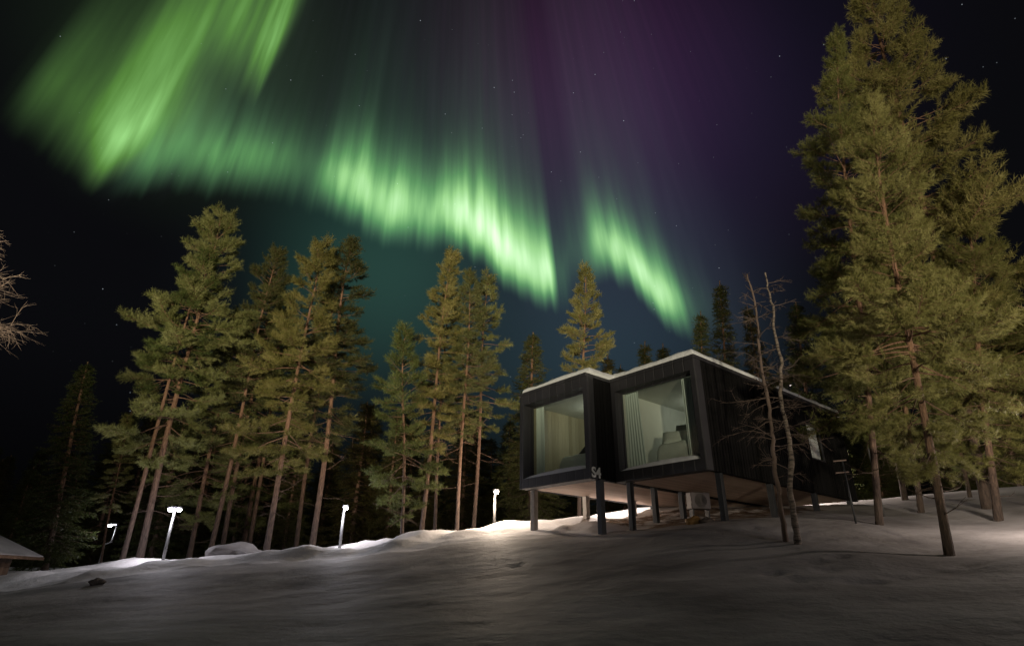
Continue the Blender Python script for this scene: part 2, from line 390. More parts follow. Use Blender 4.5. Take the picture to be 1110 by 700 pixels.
def tps_fit(P, lam=.01):
    n = len(P); d = np.hypot(P[:,None,0]-P[None,:,0], P[:,None,1]-P[None,:,1]); K = np.where(d > 0, d*d*np.log(d+1e-9), 0) + lam*np.eye(n)
    Q = np.c_[np.ones(n), P[:,:2]]; A = np.zeros((n+3, n+3)); A[:n,:n] = K; A[:n,n:] = Q; A[n:,:n] = Q.T
    return np.linalg.solve(A, np.r_[P[:,2], 0, 0, 0])
TW = tps_fit(wp, .03)
def ground0(x, y):
    x = np.asarray(x, float); y = np.asarray(y, float); sh = x.shape; x = x.ravel(); y = y.ravel(); z = TW[-3] + TW[-2]*x + TW[-1]*y
    for i in range(len(wp)):
        d2 = (x-wp[i,0])**2 + (y-wp[i,1])**2 + 1e-9; z = z + TW[i]*d2*.5*np.log(d2)
    r = np.hypot(x*.9, y-15); w = np.clip((r-36)/30, 0, 1); w = w*w*(3-2*w); zf = 1.2 + .03*np.clip(x, -60, 60)
    z = z*(1-w) + zf*w
    return z.reshape(sh)
def fbm(x, y, s, o=3, seed=0.):
    v = np.zeros(x.shape); xf = x.ravel(); yf = y.ravel(); vf = v.ravel()
    for i in range(len(xf)):
        vf[i] = noise.fractal(Vector((xf[i]*s+seed, yf[i]*s, seed)), .8, 2.1, o)
    return vf.reshape(x.shape)
def relief(x, y):
    near = np.clip((y+2)/6, 0, 1)*np.exp(-(np.maximum(np.hypot(x, y-14)-22, 0)/14)**2)
    be = np.clip(beyond_edge(x, y)/.9, 0, 1)*np.clip((5.5-x)/3, 0, 1)*np.clip((9-beyond_edge(x, y))/5, 0, 1)
    bank = be*(.12 + .26*np.maximum(fbm(x, y, .5, 3, 21.), -.25))*np.clip((x+34)/6, 0, 1)
    return bank + near*(.045*fbm(x, y, .40, 3, 3.1) + .017*fbm(x, y, 1.2, 2, 9.7))
def axis(a, b, n, c, w):
    t = np.linspace(-1, 1, n); s = np.sinh(t*w)/np.sinh(w); return np.where(s < 0, c + s*(c-a), c + s*(b-c))
EDGE = [(-300,648,19),(0,637,18),(75,629,17),(130,622,17.2),(200,618,17.8),(240,612,18),(300,606,18),(370,603,18),(430,598,17.8),(480,592,17.6),(540,585,17.8),(578,581,18.1),(649,581,16.5),(690,575,17.2),(760,568,17.6),(830,560,20),(900,550,22),(1300,520,26)]
EW = np.array([tuple(at(*q)) for q in EDGE])
def beyond_edge(x, y):
    """distance past the rim of the packed yard, towards the untouched bank"""
    return y - np.interp(x, EW[:, 0], EW[:, 1])
gx = axis(-600, 600, 430, 1, 5.4); gy = axis(-200, 900, 420, 12, 5.6)
GX, GY = np.meshgrid(gx, gy)
ZB = ground0(GX, GY) + relief(GX, GY)
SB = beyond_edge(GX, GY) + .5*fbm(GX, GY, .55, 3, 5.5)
TRACKS = []
rt_ = random.Random(5)
for (px_, py_, Y_) in [(838,620,0),(866,628,0),(898,618,0),(886,608,0),(925,630,0),(948,631,0),(980,628,0),(1044,612,0),(1056,613,0),(712,566,0),(560,612,0),(910,604,0)] + [(800+i*17, 566+i*3.0+(3 if i % 2 else -3), 0) for i in range(7)]:
    g_ = None
    d = ray(px_, py_); 
    for t in np.linspace(4, 20, 600):
        p = d*(t/d.y)
        if p.z < ground0(p.x, p.y): g_ = p; break
    if g_ is not None: TRACKS.append((g_.x, g_.y))
for tx, ty in TRACKS:
    d2 = ((GX-tx)/.15)**2 + ((GY-ty)/.2)**2; ZB -= .05*np.exp(-d2*d2)
ny, nx = GX.shape
idx = np.arange(nx*ny).reshape(ny, nx)
q = np.stack([idx[:-1,:-1], idx[:-1,1:], idx[1:,1:], idx[1:,:-1]], -1).reshape(-1, 4)
gm = np_mesh('snowy_ground', np.stack([GX.ravel(), GY.ravel(), ZB.ravel()], 1), [q])
gm.polygons.foreach_set('use_smooth', [True]*len(gm.polygons))
YAW = .8768; P0 = Vector((4.9928, 14.7261, 2.6744)); CU_, CV_ = Vector((-math.cos(YAW), math.sin(YAW), 0)), Vector((math.sin(YAW), math.cos(YAW), 0))
lx = (GX-P0.x)*-CU_.x + (GY-P0.y)*-CU_.y; ly = (GX-P0.x)*CV_.x + (GY-P0.y)*CV_.y
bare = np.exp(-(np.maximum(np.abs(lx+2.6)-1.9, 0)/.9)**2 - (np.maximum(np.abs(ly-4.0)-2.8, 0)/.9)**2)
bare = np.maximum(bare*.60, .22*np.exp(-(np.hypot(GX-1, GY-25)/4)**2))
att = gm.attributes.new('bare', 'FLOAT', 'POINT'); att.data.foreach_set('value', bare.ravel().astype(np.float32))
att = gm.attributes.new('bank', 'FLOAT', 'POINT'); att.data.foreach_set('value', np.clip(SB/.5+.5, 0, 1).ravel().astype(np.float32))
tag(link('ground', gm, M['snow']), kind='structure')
def gz(x, y):
    x_ = np.array([float(x)]); y_ = np.array([float(y)]); return float((ground0(x_, y_) + relief(x_, y_))[0])

# ------------------------------------------------------------------ cabin on stilts
cab = empty('cabin', P0, -(math.pi/2 - YAW) if False else math.atan2(-CU_.y, -CU_.x), label='black twin-box holiday cabin raised on stilts with two big lit front windows', cat='cabin')
WB, WA, PR, LEN, H = 3.0, 3.03, 1.08, 9.3, 3.0
T = .14
def box_room(x0, x1, y0, y1, rec, wood):
    """one box: outer walls with front opening, roof, floor, window"""
    hd, sd, sl = .34, .16, .22
    w = MB()
    w.box(x0, x0+T, y0+.03, y1, .0, H-.10)                     # left wall
    w.box(x1-T, x1, y0+.03, y1, .002, H-.102)                  # right wall
    w.box(x0+T, x1-T, y1-T, y1-.003, .0, H-.10)
    return w
def cabin_box(x0, x1, y0, y1, rec, side_window=None):
    hd, sl = .34, .22
    w = MB()
    w.box(x0, x0+T, y0+.30, y1, -.075, H-.10)
    if side_window:
        a, b, z0, z1 = side_window
        w.box(x1-T, x1, y0+.30, a, -.075, H-.10); w.box(x1-T, x1, b, y1, -.075, H-.10)
        w.box(x1-T, x1, a, b, -.075, z0); w.box(x1-T, x1, a, b, z1, H-.10)
    else: w.box(x1-T, x1, y0+.30, y1, -.075, H-.10)
    w.box(x0+T, x1-T, y1-T, y1, .0, H-.10)
    k = x1 == 0; yy = y0+.42 if not k else .42
    while yy < (y1-.05 if k else -.05):
        if not (side_window and side_window[0]-.03 < yy < side_window[1]+.01):
            w.box(x1-.002, x1+.016, yy, yy+.028, -.075, H-.10)
        yy += .145
    w.build('wall', M['cladding'], cab)
    # deep front surround: jambs, head, sill board
    s = MB(); e = .004
    s.box(x0-e, x0+T+.02, y0, y0+.30, -.075, H-.06); s.box(x1-T-.02, x1+e, y0, y0+.30, -.075, H-.06)
    s.box(x0+T+.02, x1-T-.02, y0, y0+rec, H-.06-hd+.02, H-.06)
    s.box(x0+T+.02, x1-T-.02, y0, y0+rec, -.075, sl)
    s.build('front_surround', M['fascia'], cab)
    # inner reveal lining behind the surround
    if rec > .3:
        MB().box(x0+T, x0+T+.02, y0+.30, y0+rec, sl, H-.38).build('reveal', M['fascia'], cab); MB().box(x1-T-.02, x1-T, y0+.30, y0+rec, sl, H-.38).build('reveal', M['fascia'], cab)
    rf = MB().box(x0-.03, x1+.03 if x1 == 0 else x1-.002, y0-.03, y1+.05, H-.06, H+.04).build('roof', M['fascia'], cab)
    # underside boards: slightly recessed
    MB().box(x0+T+.002, x1-T-.002, y0+.31, y1-T-.002, -.06, -.004).build('soffit', M['soffit'], cab)
    # room: floor, ceiling, side linings, back wall
    yi = y0+rec+.03; yb = y0+4.6
    MB().box(x0+T, x1-T, yi, yb, .05, .20).build('floor', M['interior_floor'], cab)
    MB().box(x0+T, x1-T, yi, yb, H-.36, H-.30).build('ceiling', M['interior_wall'], cab)
    l = MB(); l.box(x0+T, x0+T+.03, yi+.01, yb, .2, H-.36); l.box(x1-T-.03, x1-T, yi+.01, yb, .2, H-.36); l.box(x0+T+.03, x1-T-.03, yb-.06, yb, .2, H-.36)
    l.build('room_lining', M['interior_wall'] if x1 == 0 else M['interior_wood'], cab)
    # window
    wx0, wx1, wz0, wz1, wy = x0+T+.02, x1-T-.02, sl, H-.06-hd+.02, y0+rec
    f = MB(); t = .035
    f.box(wx0, wx0+t, wy-.05, wy+.02, wz0, wz1); f.box(wx1-t, wx1, wy-.05, wy+.02, wz0, wz1)
    f.box(wx0+t, wx1-t, wy-.05, wy+.02, wz1-t, wz1); f.box(wx0+t, wx1-t, wy-.05, wy+.02, wz0, wz0+t)
    fo = f.build('window', M['fascia'], cab)
    MB().box(wx0+t, wx1-t, wy-.02, wy-.008, wz0+t, wz1-t).build('glass', M['glass'], fo)
    return wx0, wx1, wz0, wz1, wy
xA0, xA1 = -(WB+WA), -WB
wA = cabin_box(xA0, xA1, -PR, LEN, .42)
SW = (6.28, 7.30, 1.015, 2.237)
wB = cabin_box(-WB, 0, 0, LEN, .32, SW)
# side window
f = MB(); t = .05; a, b, z0, z1 = SW; X = -.012
f.box(X-.05, X, a, a+t, z0, z1); f.box(X-.05, X, b-t, b, z0, z1); f.box(X-.05, X, a+t, b-t, z1-t, z1); f.box(X-.05, X, a+t, b-t, z0, z0+t)
sw = f.build('window', M['fascia'], cab)
MB().box(X-.03, X-.02, a+t, b-t, z0+t, z1-t).build('glass', M['glass'], sw)
MB().grid(lambda u, v: Vector((X-.075+.004*math.sin(v*60), a+.05+u*(b-a-.20), z0+.02+v*(z1-z0-.04))), 4, 60).build('blind', plain('blind_cloth', (.66,.66,.72), .8), sw)
MB().box(X-.5, X-.45, a-.1, b+.1, z0-.1, z1+.1).build('room_lining', M['dark_room'], cab)
# snow on roofs and sills: rounded, uneven
def snow_slab(name, x0, x1, y0, y1, z, h, parent, nu=40, nv=90, lip=.16, amp=.07, seed=1.):
    mb = MB()
    def top(u, v):
        x = x0+(x1-x0)*u; y = y0+(y1-y0)*v
        d = min(x-x0, x1-x, y-y0, y1-y); k = min(1., max(0., d/lip)); e = math.sqrt(max(0., 1-(1-k)**2))
        n_ = noise.noise(Vector((x*1.1+seed, y*1.1, seed)))
        return Vector((x, y, z + e*(h + amp*n_ + .3*amp*noise.noise(Vector((x*5, y*5, seed))))))
    def warp(t, L): # finer near the edges
        return .5-.5*math.cos(math.pi*t)
    mb.grid(lambda u, v: top(warp(u, 1), warp(v, 1)), nu, nv)
    mb.box(x0+.002, x1-.002, y0+.002, y1-.002, z-.002, z+.004)
    return mb.build(name, M['fresh_snow'], parent, True)
snow_slab('roof_snow', xA0+.12, xA1+.16, -PR-.01, LEN, H+.042, .16, cab, seed=2., lip=.12)
snow_slab('roof_snow', -WB+.05, .015, -.01, LEN, H+.045, .18, cab, seed=5., lip=.12)
def sill_snow(wx0, wx1, wz0, y0, y1):
    mb = MB()
    def fn(u, v):
        x = wx0+(wx1-wx0)*u; y = y0+(y1-y0)*v
        hgt = (.05+.10*math.sin(u*2.4)+.012*noise.noise(Vector((x*4, 0, 3))))*min(1, (1-u)*14, u*9+.2)
        return Vector((x, y, wz0+.004 + hgt*(0 if v == 0 else .75+.25*math.sin(min(1, v*1.6)*math.pi/2))))
    mb.grid(fn, 60, 10); mb.build('sill_snow', M['fresh_snow'], cab, True)
sill_snow(wA[0]+.02, wA[1]-.02, wA[2], -PR+.01, wA[4]-.055)
sill_snow(wB[0]+.02, wB[1]-.02, wB[2], .01, wB[4]-.055)
# flue on the roof
MB().tube([(-.9,7.4,H+.02),(-.9,7.4,H+.95)], [.16,.16], 14).tube([(-.9,7.4,H+.95),(-.9,7.4,H+1.0)], [.21,.21], 14).build('flue', M['post_dark'], cab)
# posts: top on the underside, foot in the snow
def post(px, py, w, mt, lab=None):
    p = on_z(px, py, P0.z-.05); g = gz(p.x, p.y); cinv = cab_inv @ p
    mb = MB(); mb.box(cinv.x-w/2, cinv.x+w/2, cinv.y-w/2, cinv.y+w/2, g-P0.z-.25, -.055, .008)
    mb.box(cinv.x-w/2-.03, cinv.x+w/2+.03, cinv.y-w/2-.03, cinv.y+w/2+.03, -.075, -.058)
    o = mb.build('post', mt, cab)
    if lab: o['label'] = lab
    return cinv
bpy.context.view_layer.update(); cab_inv = cab.matrix_world.inverted()
post(579, 530.5, .17, M['post_light'], 'pale front corner post')
for q_ in [(635,537.5),(686,542),]: post(*q_, .17, M['post_light'])
pS = post(650, 519.5, .17, M['post_dark'], 'dark post carrying the cabin number')
for q_ in [(682.5,522),(708.5,528),(738,532.5)]: post(*q_, .15, M['post_dark'])
# far row of posts under the long box
for (x_, y_) in [(-.14,.75),(-.14,3.4),(-.14,6.2),(-.14,8.9),(-2.9,8.9),(-5.8,8.9),(-5.8,5.4),(-2.9,5.4)]:
    wpos = cab.matrix_world @ Vector((x_, y_, 0)); g = gz(wpos.x, wpos.y)
    MB().box(x_-.075, x_+.075, y_-.075, y_+.075, g-P0.z-.25, -.055, .008).build('post', M['post_dark'], cab)
# cabin number
def text_mesh(body, size):
    c = bpy.data.curves.new('txt', 'FONT'); c.body = body; c.size = size; c.extrude = .012; c.align_x = 'CENTER'; c.offset = .010
    o = bpy.data.objects.new('txt', c); COL.objects.link(o); bpy.context.view_layer.update()
    me = bpy.data.meshes.new_from_object(o.evaluated_get(bpy.context.evaluated_depsgraph_get())); bpy.data.objects.remove(o); return me
num = link('cabin_number', text_mesh('S4', .40), M['white_mark'])
num.matrix_world = cab.matrix_world @ Matrix.Translation((-WB+.024, -.86, -.03)) @ Matrix.Rotation(R(90), 4, 'Z') @ Matrix.Rotation(R(90), 4, 'X')
tag(num, 'small white S4 cabin number at the bottom corner between the two boxes', 'sign')

# curtains, bed, pillows inside (things of their own)
def local_thing(name, **kw):
    o = empty(name, P0, cab.rotation_euler.z, **kw); return o
def curtain_mesh(xa, xb, y, z0, z1, flare=0., folds=9, name='curtain'):
    mb = MB()
    def fn(u, v):
        x = xa+(xb-xa)*u*(1+flare*(1-v)); return Vector((x, y+.016*math.sin(u*folds*2*math.pi+.6*math.sin(v*3)) + .01*math.sin(u*37), z0+(z1-z0)*v))
    mb.grid(fn, folds*8, 14); return mb
def add_curtain(xa, xb, w, label, folds, flare=0.):
    o = curtain_mesh(xa, xb, w[4]+.14, w[2]+.0, w[3]-.02, flare, folds).build('curtain', M['curtain'], None, True)
    o.location = P0; o.rotation_euler = cab.rotation_euler; tag(o, label, 'curtain', 'curtains behind the cabin windows')
add_curtain(wA[0]+.02, wA[0]+.42, wA, 'pale curtain drawn to the side of the smaller left window', 5)
add_curtain(wB[0]+.02, wB[0]+.52, wB, 'wide pale curtain gathered at the left side of the larger window', 6, .25)
add_curtain(wB[1]-.60, wB[1]-.05, wB, 'narrow pale curtain at the right edge of the larger window beside the bed', 7)
def bed(x0, x1, y0, y1, label):
    r_ = local_thing('bed', label=label, cat='bed')
    MB().box(x0+.08, x1-.02, y0+.08, y1-.02, .205, .34, .01).build('bed_base', M['interior_floor'], r_)
    mb = MB()
    def fn(u, v):
        x = x0+(x1-x0)*u; y = y0+(y1-y0)*v; k = min(u*12, (1-u)*12, v*14, (1-v)*14, 1); e = math.sqrt(1-(1-k)**2)
        return Vector((x, y, .30+.64*e+.03*noise.noise(Vector((x*5, y*5, 1)))))
    mb.grid(fn, 40, 50).build('duvet', M['linen'], r_, True)
    MB().box(x1-.06, x1-.02, y0, y1, .4, 1.25, .01).build('headboard', M['linen_grey'], r_)
    return r_
bed(-1.92, wB[1]-.06, wB[4]+.22, wB[4]+2.1, 'white made-up bed pushed against the larger cabin window')
def pillow(x, y, z, sx, sy, sz, rx, ry, rz, m_, label, cat='pillow'):
    mb = MB()
    r = bmesh.ops.create_cube(mb.bm, size=2); bmesh.ops.subdivide_edges(mb.bm, edges=mb.bm.edges[:], cuts=7, use_grid_fill=True)
    for v in mb.bm.verts:
        k = max(0, 1-.9*max(abs(v.co.x), abs(v.co.y))**4); v.co = Vector((v.co.x*sx, v.co.y*sy, v.co.z*sz*(.12+.88*k)))
    o = mb.build('pillow', m_, None, True)
    o.matrix_world = cab.matrix_world @ Matrix.Translation((x, y, z)) @ Matrix.Rotation(rz, 4, 'Z') @ Matrix.Rotation(ry, 4, 'Y') @ Matrix.Rotation(rx, 4, 'X')
    tag(o, label, cat)
pillow(-1.50, 1.05, 1.10, .42, .27, .16, R(60), 0, R(20), M['linen'], 'large pale pillow leaning upright on the window bed')
pillow(-1.25, 1.40, 1.30, .44, .30, .16, R(66), 0, R(15), M['linen_grey'], 'grey pillow behind the pale one on the window bed')
b2 = bed(-5.2, wA[1]-.08, wA[4]+.5, wA[4]+2.5, 'low bed with dark cushions seen in the smaller cabin window')
pillow(-4.35, .25, 1.02, .22, .26, .10, 0, R(-45), .3, M['unit_dark'], 'dark cushion on the bed in the smaller window', 'cushion')
wl = local_thing('wall_lamp', label='small glowing wall lamp inside the smaller cabin window', cat='lamp')
MB().box(-3.9, -3.82, wA[4]+3.92, wA[4]+3.98, 1.2, 1.9, .01).build('lamp_back', M['unit_dark'], wl)
MB().tube([(-3.86, wA[4]+3.87, 1.35), (-3.86, wA[4]+3.87, 1.72)], [.035,.035], 10).build('bulb', M['bulb'], wl)
for (x_, y_, z_, p_) in [(-4.2, 1.0, 2.3, 20.0), (-1.5, 2.9, 2.3, 15.0)]:
    lamp('POINT', 'room_light', cab.matrix_world @ Vector((x_, y_, z_)), p_, (.97, 1., .86), .25)

# heat pump unit under the cabin
pu = on_z(758, 553, 1.35); pu = at(758, 552, 16.9); gu = gz(pu.x, pu.y)
hp = empty('heat_pump', (pu.x, pu.y, gu), R(12), label='pale outdoor heat pump unit with round fan standing under the cabin', cat='heat pump')
zz = pu.z - gu + .0
MB().box(-.30, .30, -.14, .14, zz, zz+.46, .02).build('casing', M['unit_grey'], hp)
g_ = MB()
for rr in (.05,.09,.13,.17): g_.tube([(rr*math.cos(a_), -.15, zz+.23+rr*math.sin(a_)) for a_ in np.linspace(0, 2*math.pi, 20)], [.007]*20, 4)
g_.build('fan_grille', M['unit_dark'], hp)
MB().box(-.26, -.22, -.10, .10, -.1, zz).build('leg', M['unit_dark'], hp); MB().box(.22, .26, -.10, .10, -.1, zz).build('leg', M['unit_dark'], hp)
def rock(name, loc, s, mt, **kw):
    mb = MB(); bmesh.ops.create_icosphere(mb.bm, subdivisions=3, radius=1)
    for v in mb.bm.verts:
        n_ = 1+.45*noise.noise(v.co*1.3+Vector(loc)); v.co = Vector((v.co.x*s[0]*n_, v.co.y*s[1]*n_, v.co.z*s[2]*n_))
    o = mb.build(name, mt, None, False); o.location = loc; return tag(o, **kw)
q_ = at(752, 562, 16.5); rock('tarpaulin_bundle', (q_.x, q_.y, gz(q_.x, q_.y)+.05), (.22,.16,.16), M['yellow_plastic'], label='small ochre bundle lying on bare ground below the heat pump', cat='bundle')
q_ = at(766, 563, 16.3); rock('rock', (q_.x, q_.y, gz(q_.x, q_.y)+.02), (.2,.16,.12), M['rock'], label='dark rough stone on the ground under the cabin beside the ochre bundle', cat='rock')

# ------------------------------------------------------------------ street lamps
def lamp_post(px, Y, ytop, warm, power, label, double=True):
        # find the foot: same vertical line, on the ground
    zt = at(px, ytop, Y).z
    # px shifts with height; solve x so that the head projects at px
    xh = at(px, ytop, Y).x; g = gz(xh, Y); h = zt - g
    r_ = empty('street_lamp', (xh, Y, g), R(6), label=label, cat='street lamp', group='pole lamps along the snow bank')
    MB().tube([(0,0,-.3),(0,0,h*.5),(0,0,h-.05)], [.055,.05,.045], 12).build('pole', M['pole_grey'], r_, True)
    dx = .15 if double else .055
    hd = MB()
    hd.tube([(-dx,0,h),(dx,0,h)], [.03,.03], 8)
    hd.tube([(0,0,h-.06),(0,0,h+.05)], [.06,.06], 10)
    for s in ((-1, 1) if double else (1,)):
        hd.tube([(s*dx,0,h-.01),(s*dx,0,h+.05),(s*dx,0,h+.08)], [.095,.105,.05], 14)
    hd.build('lamp_head', M['lamp_metal'], r_)
    for s in ((-1, 1) if double else (1,)):
        MB().tube([(s*dx,0,h-.10),(s*dx,0,h-.07),(s*dx,0,h-.012)], [.045,.075,.085], 14).build('diffuser', M['lamp_warm' if warm else 'lamp_cool'], r_)
    lamp('POINT', 'lamp_light', (xh, Y-.42, zt-.30), power, (1,.80,.62) if warm else (.93,.90,1.), .10)
    return r_
lamp_post(190, 22, 551, False, 170, 'bright pole lamp with a T-shaped double head in front of the tallest leaning pine')
lamp_post(373.5, 22, 549, False, 190, 'cool white pole lamp standing alone on the snow bank in mid left', double=False)
lamp_post(536.5, 21.5, 532, True, 450, 'warm pole lamp on the snow bank close to the cabin', double=False)
# far lamp with a bent arm
f4 = at(124, 568, 29); g4 = gz(f4.x-.2, 29); h4 = f4.z-g4
r4 = empty('street_lamp', (f4.x-.2, 29, g4), 0, label='faint distant pole lamp with a kinked arm among dark pines', cat='street lamp', group='pole lamps along the snow bank')
MB().tube([(-.0,0,-.3),(0,0,h4-.9),(.30,0,h4-.8),(.35,0,h4-.1)], [.05,.045,.04,.04], 8).build('pole', M['pole_grey'], r4, True)
MB().tube([(.0,0,h4),(.35,0,h4)], [.06,.06], 8).build('lamp_head', M['lamp_metal'], r4)
MB().tube([(.0,0,h4-.1),(.0,0,h4-.02)], [.08,.09], 12).build('diffuser', emis('lamp_diffuser_far', (.93,.95,1.), 25), r4)
lamp('POINT', 'lamp_light', (f4.x-.2, 28.8, f4.z-.2), 60, (.93,.93,1.), .1)
# unseen lamps added behind the cabin and off right, brightening the snow
for (px_, Y_, z_, p_) in [(655, 22.6, 2.3, 600), (890, 25.0, 3.4, 800), (825, 25.5, 3.4, 600), (1200, 11.0, 0, 300)]:
    q_ = at(px_, 560, Y_); lamp('POINT', 'added_light', (q_.x, Y_, gz(q_.x, Y_)+1.5), p_, (1,.84,.74), .12)

# ------------------------------------------------------------------ trees
def frames(d):
    """orthonormal pair for direction array"""
    up = np.where(np.abs(d[:, 2:3]) > .9, np.array([[1., 0, 0]]), np.array([[0, 0, 1.]]))
    a = np.cross(d, up); a /= np.linalg.norm(a, axis=1, keepdims=True)+1e-9
    return a, np.cross(a, d)
class Segs:
    """tapered prisms between point pairs"""
    def __init__(s): s.a = []; s.b = []; s.ra = []; s.rb = []
    def path(s, P, r0, r1):
        n = len(P)-1; t = np.linspace(0, 1, n+1); rr = r0+(r1-r0)*t
        for i in range(n): s.a.append(P[i]); s.b.append(P[i+1]); s.ra.append(rr[i]); s.rb.append(rr[i+1])
    def mesh(s, k=4):
        a = np.array(s.a); b = np.array(s.b); ra = np.array(s.ra); rb = np.array(s.rb); d = b-a; d /= np.linalg.norm(d, axis=1, keepdims=True)+1e-9
        u, v = frames(d); ang = np.arange(k)*2*math.pi/k
        ring = lambda p, r: p[:, None]+r[:, None, None]*(u[:, None]*np.cos(ang)[None, :, None]+v[:, None]*np.sin(ang)[None, :, None])
        V = np.concatenate([ring(a, ra), ring(b, rb)], 1); n = len(a); base = (np.arange(n)*2*k)[:, None, None]
        j = np.arange(k); f = np.stack([j, (j+1) % k, (j+1) % k+k, j+k], 1)[None]
        return V.reshape(-1, 3), (f+base).reshape(-1, 4)
def trunk_tube(H, r0, lean, wob, n=22, k=12, topr=.02):
    t = np.linspace(0, 1, n); z = t*H; x = lean*z + wob*np.sin(t*5+1)*t; y = wob*.7*np.sin(t*4)*t
    r = r0*(1-t)**.85*(1+.25*np.exp(-z/.3))+topr; P = np.stack([x, y, z], 1)
    P[0, 2] = -.5
    ang = np.arange(k)*2*math.pi/k
    V = P[:, None]+r[:, None, None]*np.stack([np.cos(ang), np.sin(ang), 0*ang], 1)[None]
    i = np.arange(n-1)[:, None]*k; j = np.arange(k)[None]
    f = np.stack([i+j, i+(j+1) % k, i+k+(j+1) % k, i+k+j], -1).reshape(-1, 4)
    return V.reshape(-1, 3), f, lambda zz: np.array([np.interp(zz, z, x), np.interp(zz, z, y), zz]), lambda zz: np.interp(zz, z, r)
def rot_about(d, ax, ang):
    c, s = math.cos(ang), math.sin(ang); return d*c + np.cross(ax, d)*s + ax*np.dot(ax, d)*(1-c)
def needles_mesh(P, Dn, per, ln, wd, spread, seed):
    """brush of thin blades round every shoot"""
    g = np.random.default_rng(seed); P = np.repeat(np.array(P), per, 0); Dn = np.repeat(np.array(Dn), per, 0); n = len(P)
    u, v = frames(Dn); an = g.uniform(0, 2*math.pi, n); sp = g.uniform(.35, 1, n)*spread
    along = g.uniform(-.6, .9, n)[:, None]*ln*1.1
    out = u*np.cos(an)[:, None]+v*np.sin(an)[:, None]
    dirn = Dn*np.cos(sp)[:, None]+out*np.sin(sp)[:, None]; dirn /= np.linalg.norm(dirn, axis=1, keepdims=True)
    side = np.cross(dirn, g.normal(size=(n, 3))); side /= np.linalg.norm(side, axis=1, keepdims=True)+1e-9
    L = (ln*g.uniform(.65, 1.25, n))[:, None]; w = (wd*g.uniform(.7, 1.3, n))[:, None]
    b0 = P+Dn*along
    V = np.stack([b0-side*w*.5, b0+side*w*.5, b0+dirn*L], 1).reshape(-1, 3)
    return V, np.arange(3*n).reshape(-1, 3)
M['dim_pine_needles'] = needles('dim_pine_needles', (.030,.034,.010), (.080,.082,.026), (.15,.145,.055))
